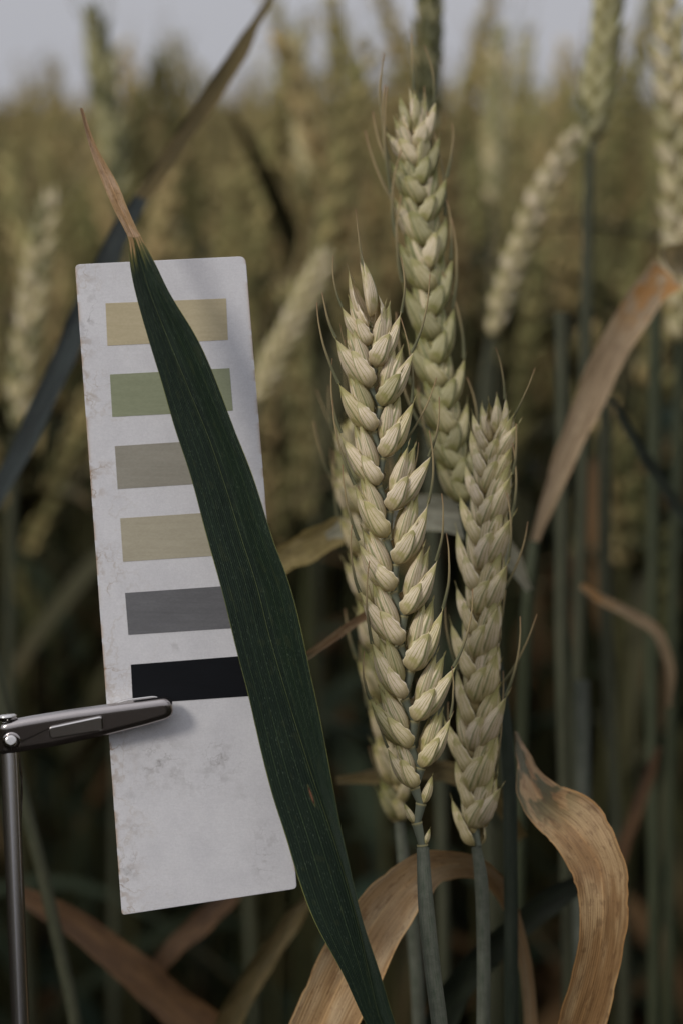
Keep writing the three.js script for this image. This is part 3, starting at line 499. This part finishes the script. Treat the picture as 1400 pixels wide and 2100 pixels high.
softBlade('dark green band of leaf with tan rim crossing low behind the right stems', [[1200, 1800, 0.5, 22, 20], [1120, 1850, 0.5, 30, 20], [1040, 1915, 0.502, 34, 20], [960, 1990, 0.505, 36, 20], [900, 2090, 0.508, 36, 20], [860, 2200, 0.51, 30, 10]], DRY.green, {});
softBlade('orange brown dry leaf slanting across the lower left corner', [[40, 1835, 0.54, 20, 20], [120, 1875, 0.54, 26, 20], [220, 1945, 0.54, 34, 20], [320, 2030, 0.54, 40, 10], [430, 2120, 0.54, 42, 10], [540, 2230, 0.54, 30, 10]], DRY.umber, {});
softBlade('olive leaf slanting below the lower right corner of the card', [[640, 1830, 0.52, 10, 20], [590, 1900, 0.52, 22, 20], [530, 1985, 0.52, 26, 20], [470, 2090, 0.52, 28, 20], [410, 2220, 0.52, 26, 10]], DRY.olive, {});
softBlade('olive tan end of a leaf between the green leaf and the ears, at mid height', [[745, 1062, 0.5, 10, 0], [690, 1090, 0.5, 28, 0], [630, 1122, 0.5, 32, 0], [575, 1152, 0.5, 26, 0], [520, 1190, 0.5, 6, 0]], DRY.straw, {});
softBlade('short tan leaf bridging the gap below the sharp ear', [[690, 1600, 0.5, 8, 0], [780, 1590, 0.498, 16, 0], [870, 1578, 0.496, 20, 0], [940, 1590, 0.494, 22, 0], [1010, 1630, 0.496, 20, 0], [1070, 1720, 0.5, 14, 0]], DRY.olive, {});
softBlade('thin reddish straw crossing behind the right edge of the green leaf', [[560, 1400, 0.452, 6, 0], [635, 1342, 0.454, 8, 0], [700, 1296, 0.456, 9, 0], [760, 1255, 0.46, 9, 0], [830, 1225, 0.47, 8, 0]], DRY.rust, {});
softBlade('thin green leaf drooping from upper right towards the right edge', [[1255, 820, 0.56, 5, 0], [1290, 885, 0.56, 10, 0], [1340, 965, 0.56, 12, 0], [1400, 1055, 0.56, 13, 0], [1470, 1180, 0.56, 12, 0]], DRY.green, {});
softBlade('small bent brown leaf at the right, halfway down', [[1190, 1200, 0.57, 7, 0], [1230, 1228, 0.57, 10, 0], [1290, 1258, 0.57, 11, 0], [1345, 1296, 0.57, 12, 0], [1372, 1370, 0.572, 10, 0], [1370, 1450, 0.575, 6, 0]], DRY.pale, { stemMat: STEM.green });
softBlade('narrow reddish dry leaf standing at lower right', [[1350, 1530, 0.6, 6, 0], [1330, 1590, 0.6, 12, 0], [1300, 1670, 0.6, 14, 0], [1275, 1740, 0.6, 14, 0], [1240, 1850, 0.6, 10, 0]], DRY.umber, {});
softBlade('brown scrap of leaf low below the card', [[520, 1790, 0.56, 6, 0], [460, 1850, 0.56, 20, 0], [410, 1895, 0.56, 24, 0], [350, 1950, 0.56, 20, 0], [280, 2040, 0.56, 12, 0]], DRY.umber, { seed: 9 });
function softStem(label, pts, d, r, mat) {
  const P = pts.map((q) => at(q[0], q[1], d)), g = under(P[P.length - 1], 0, -0.02), t = thing('wheat_stalk', g, label, 'wheat stem');
  part('stem', tube([...P, g], r, 10, 50), mat, t);
  return t;
}
softStem('grey green stem leaning beside the clamp rod', [[-30, 1250], [30, 1560], [90, 1800], [135, 2000], [160, 2140]], 0.52, 0.0014, STEM.dim);
softStem('wide pale stem to the right of the edge-on ear', [[1150, 640], [1152, 900], [1150, 1300], [1160, 1700], [1165, 2100]], 0.57, 0.0017, STEM.dim);
softStem('pale cut stem standing at right behind the curled brown leaf', [[1192, 1395], [1195, 1600], [1190, 1850], [1190, 2100]], 0.56, 0.0018, STEM.pale);
softStem('thin stem near the right edge', [[1345, 560], [1340, 900], [1335, 1400], [1340, 2100]], 0.62, 0.0017, STEM.green);
softStem('slim stem between the wide pale stem and the right edge', [[1240, 800], [1240, 1200], [1262, 1700], [1280, 2100]], 0.64, 0.0018, STEM.dim);

// ---------------------------------------------------------------- the field behind
const C3 = (r, g, b) => { const c = srgb(r, g, b); return [c.r, c.g, c.b]; };
function fieldPlant(seed, fine) {
  const R = rng(seed), tone = R();
  const bright = (fine ? 0.62 : 0.5) + 0.8 * R(), husk1 = mix3(C3(134, 130, 86), C3(180, 154, 110), tone).map((q) => q * bright), stemC = mix3(C3(60, 66, 42), C3(86, 80, 50), tone * 0.8), leafC = [C3(40, 52, 40), C3(48, 56, 40), C3(84, 64, 40), C3(62, 60, 40)];
  const h = 0.715 + 0.06 * (R() - 0.5) * 2, lean = (R() - 0.5) * 0.12, lz = (R() - 0.5) * 0.12;
  const foot = V(lean * 0.7, h, lz * 0.7), stemPts = [V(0, 0, 0), V(lean * 0.12, h * 0.4, lz * 0.12), V(lean * 0.4, h * 0.78, lz * 0.4), foot];
  const stem = tube(stemPts, (v) => lerp(0.0019, 0.0012, v), fine ? 7 : 5, 10, () => stemC);
  const tip = foot.clone().add(V(lean * (0.5 + R()), 0.086 + 0.01 * R(), lz * (0.5 + R())));
  const c = new THREE.CatmullRomCurve3([foot, foot.clone().lerp(tip, 0.5).add(V(-lean * 0.12, 0, 0)), tip]);
  const yaw = R() * Math.PI, N = V(Math.sin(yaw), 0, Math.cos(yaw)), gs = [], n = fine ? 18 : 14;
  earNodes(c, n, N, { size: 1.08 }).forEach((nd) => {
    const S = V().crossVectors(nd.T, N).normalize(), Y = nd.T.clone().multiplyScalar(0.91).addScaledVector(S, nd.side * 0.41).normalize(), X = V().crossVectors(Y, N).normalize(), Z = V().crossVectors(X, Y);
    const m = new THREE.Matrix4().makeBasis(X.multiplyScalar(nd.s), Y.clone().multiplyScalar(nd.s), Z.multiplyScalar(nd.s)).setPosition(nd.p);
    for (const k of fine ? [-1, 1] : [0]) {
      const g = husk({ L: 11, W: fine ? 2.3 : 2.9, D: fine ? 2 : 3.2, wrap: 180, keel: 0.1, nu: fine ? 6 : 5, nv: fine ? 5 : 4 }).rotateX(k * 0.16).translate(0, 0, k * 0.0016).applyMatrix4(m);
      const q = 0.75 + 0.5 * R(), base = mix3(husk1, C3(104, 112, 72).map((z) => z * bright), R() * 0.6), cc = []; for (let i = 0; i < g.attributes.position.count; i++) cc.push(base[0] * q, base[1] * q, base[2] * q);
      g.setAttribute('color', new THREE.Float32BufferAttribute(cc, 3)); gs.push(g);
    }
    if (R() < 0.5) { const a = nd.p.clone().addScaledVector(Y, 0.010); gs.push(tube([a, a.clone().addScaledVector(Y, 0.006), a.clone().addScaledVector(nd.T, 0.014).addScaledVector(S, nd.side * 0.004)], (v) => lerp(0.00035, 0.0001, v), 3, 3, AWN_C)); }
  });
  const leaves = [];
  for (let k = 0; k < 4; k++) {
    const hh = h * (0.22 + 0.185 * k + 0.08 * R()), az = R() * Math.PI * 2, L = 0.13 + 0.09 * R(), droop = k === 0 ? 1.0 + R() * 0.6 : 0.15 + R() * 1.1, w = 0.0045 + 0.003 * R(), col = k === 0 && R() < 0.5 ? leafC[2] : leafC[Math.floor(R() * 4)];
    const cv = new THREE.CatmullRomCurve3(stemPts), p0 = cv.getPoint(hh / h), dir = V(Math.cos(az), 0, Math.sin(az)), side = V(-dir.z, 0, dir.x);
    leaves.push(fromGrid(2, 9, (u, v) => { const x = u * 2 - 1, wd = w * Math.pow(Math.sin(Math.PI * Math.min(1, 0.12 + v * 0.88)), 0.7) * (v > 0.98 ? 0.1 : 1); const q = p0.clone().addScaledVector(dir, L * (v * 0.55 + 0.2 * v * v)).add(V(0, L * (v * 0.95 - droop * v * v), 0)).addScaledVector(side, x * wd).add(V(0, Math.abs(x) * wd * 0.35, 0)); return [q, mix3(col, C3(88, 68, 42), smooth(0.75, 1, v) * 0.7)]; }));
  }
  return { stem, ear: mergeGeometries(gs), leaves, tone, top: tip.y };
}
{
  const kinds = [];
  for (let k = 0; k < 14; k++) {
    const p = fieldPlant(900 + k, true), o = new THREE.Group();
    part('stem', p.stem, FIELD, o, false); const e = part('ear', p.ear, FIELD, o, false); e.userData = { kind: 'stuff' };
    p.leaves.forEach((g) => part('leaf', g, FIELD, o, false));
    o.userData.tone = p.tone; o.userData.top = p.top; kinds.push(o);
  }
  const R = rng(77); let used = 0;
  const stand = (x, z, scale, turn, label, group) => {
    const k = used % kinds.length, first = used++ < kinds.length, o = first ? kinds[k] : kinds[k].clone(), t = kinds[k].tone ?? kinds[k].userData.tone;
    if (first) { kinds[k].tone = t; kinds[k].top = kinds[k].userData.top; }
    o.name = numbered('field_wheat'); tag(o, label(t), 'wheat', group); o.position.set(x, 0, z); o.rotation.y = turn; o.scale.setScalar(scale); scene.add(o);
  };
  // ears that stand out above the others against the sky
  const tall = [
    [30, 240, 1.5, 'blurred wheat tip at the left edge below the grey sky'], [95, 300, 1.3, 'short blurred wheat ear between the left edge and the dark ear'], [345, 75, 1.3, 'reddish blurred wheat tip on the sky left of the slanting blade'],
    [455, 20, 1.25, 'faint blurred wheat ear reaching the top edge beside the slanting blade'], [556, 175, 1.6, 'small blurred wheat ear just right of the slanting blade'], [745, -30, 1.0, 'thin brownish wheat ear at the top edge left of the dark ear'],
    [975, 120, 1.45, 'blurred wheat ear at top, right beside the dark ear'], [1058, -25, 1.05, 'tall blurred wheat ear touching the top edge, right of centre'], [1128, 70, 1.3, 'blurred wheat ear left of the upright ear at upper right'],
    [1310, -20, 0.95, 'tall blurred wheat ear between the upright ear and the right edge'], [1345, 50, 1.2, 'blurred wheat ear partly behind the pale beaded ear'], [690, 150, 1.5, 'blurred wheat ear a little left of the tall grey green ear tip'], [1170, -40, 1.15, 'blurred wheat ear tip at the top edge beside the upright ear'], [410, 230, 1.4, 'blurred wheat ear crossed by the slanting blade'], [800, 130, 1.5, 'blurred wheat ear behind the tip of the tall grey green ear'], [1260, 110, 1.5, 'blurred wheat ear right beside the upright ear, lower than it'],
  ];
  tall.forEach(([px, py, d, label]) => { const p = at(px, py, d), top = kinds[used % kinds.length].top ?? kinds[used % kinds.length].userData.top; stand(p.x, p.z, p.y / top, R() * 6.28, () => label); });
  const spots = [];
  for (let k = 0; k < 9000 && spots.length < 240; k++) {
    const z = -lerp(0.8, 1.55, Math.sqrt(R())), x = (R() * 2 - 1) * (0.155 * -z + 0.05);
    if (spots.every((s) => Math.hypot(s[0] - x, s[1] - z) > 0.019)) spots.push([x, z]);
  }
  spots.forEach(([x, z]) => {
    const px = 700 + x / -z * FPX, zone = px < 160 ? 'left of the card' : px < 600 ? 'behind the white card' : px < 820 ? 'in the gap between card and sharp ear' : px < 1080 ? 'behind the group of large ears' : 'right of the curled brown leaf';
    stand(x, z, (px < 650 ? 0.95 + 0.1 * R() : 0.98 + 0.13 * R()), R() * 6.28, (t) => `${t > 0.66 ? 'straw coloured' : t > 0.33 ? 'olive' : 'grey green'} out of focus wheat stalk ${zone}`, 'out of focus wheat stalks standing in the field behind');
  });
  // the rest of the crop: one mass
  const makeClump = (n, r0, seed) => {
    const parts = [], Rp = rng(seed);
    for (let k = 0; k < n; k++) {
      const p = fieldPlant(1200 + k + seed * 31, false), g = mergeGeometries([p.stem, p.ear, ...p.leaves].map((q) => { q.deleteAttribute('uv'); return q; }));
      const a = Rp() * 6.28, r = r0 * Math.sqrt(Rp()), s = 0.93 + 0.12 * Rp(); g.rotateY(Rp() * 6.28).scale(s, s, s).translate(Math.cos(a) * r, 0, Math.sin(a) * r); parts.push(g);
    }
    return mergeGeometries(parts);
  };
  const Q = rng(99), tmp = new THREE.Object3D();
  const put = (list, x, z) => { tmp.position.set(x, 0, z); tmp.rotation.y = Q() * 6.28; tmp.scale.setScalar(0.95 + 0.12 * Q()); tmp.updateMatrix(); list.push(tmp.matrix.clone()); };
  const far = [], near = [];
  for (let z = 1.75; z < 45; z += lerp(0.2, 0.5, clamp(z / 20))) { const s = lerp(0.2, 0.5, clamp(z / 20)), w = 0.17 * z + 1.2; for (let x = -w; x < w; x += s) put(far, x + (Q() - 0.5) * s, -z + (Q() - 0.5) * s); }
  for (let z = -1.6; z < 1.5; z += 0.11) for (let x = -1.7; x < 1.7; x += 0.11) {
    const X = x + (Q() - 0.5) * 0.09, Z = z + (Q() - 0.5) * 0.09, inWedge = Z < 0.05 && Math.abs(X) < 0.16 * -Z + 0.17, body = Math.abs(X) < 0.34 && Z > -0.06 && Z < 0.62;
    if (!inWedge && !body && !(Z > -0.55 && X < 0 && X > -0.34)) put(near, X, Z);
  }
  const mass = (name, geo, list, label) => {
    const im = new THREE.InstancedMesh(geo, FIELD, list.length), c = new THREE.Color();
    list.forEach((m, i) => { im.setMatrixAt(i, m); const b = 0.62 + 0.5 * Q(); im.setColorAt(i, c.setRGB(b, b * (0.95 + 0.06 * Q()), b * (0.88 + 0.12 * Q()))); });
    im.name = name; tag(im, label, 'wheat field', null, 'stuff'); scene.add(im);
  };
  mass('wheat_field', makeClump(15, 0.15, 5), far, 'wheat field running back to the grey sky, a mass of blurred ears and stems');
  mass('wheat_crop', makeClump(6, 0.07, 8), near, 'wheat crop standing close on both sides of the view and behind it');
  console.log('clumps', far.length, near.length);
}
scene.traverse((o) => { if (o.isMesh) { o.castShadow = true; o.receiveShadow = true; } });
renderer.render(scene, camera);
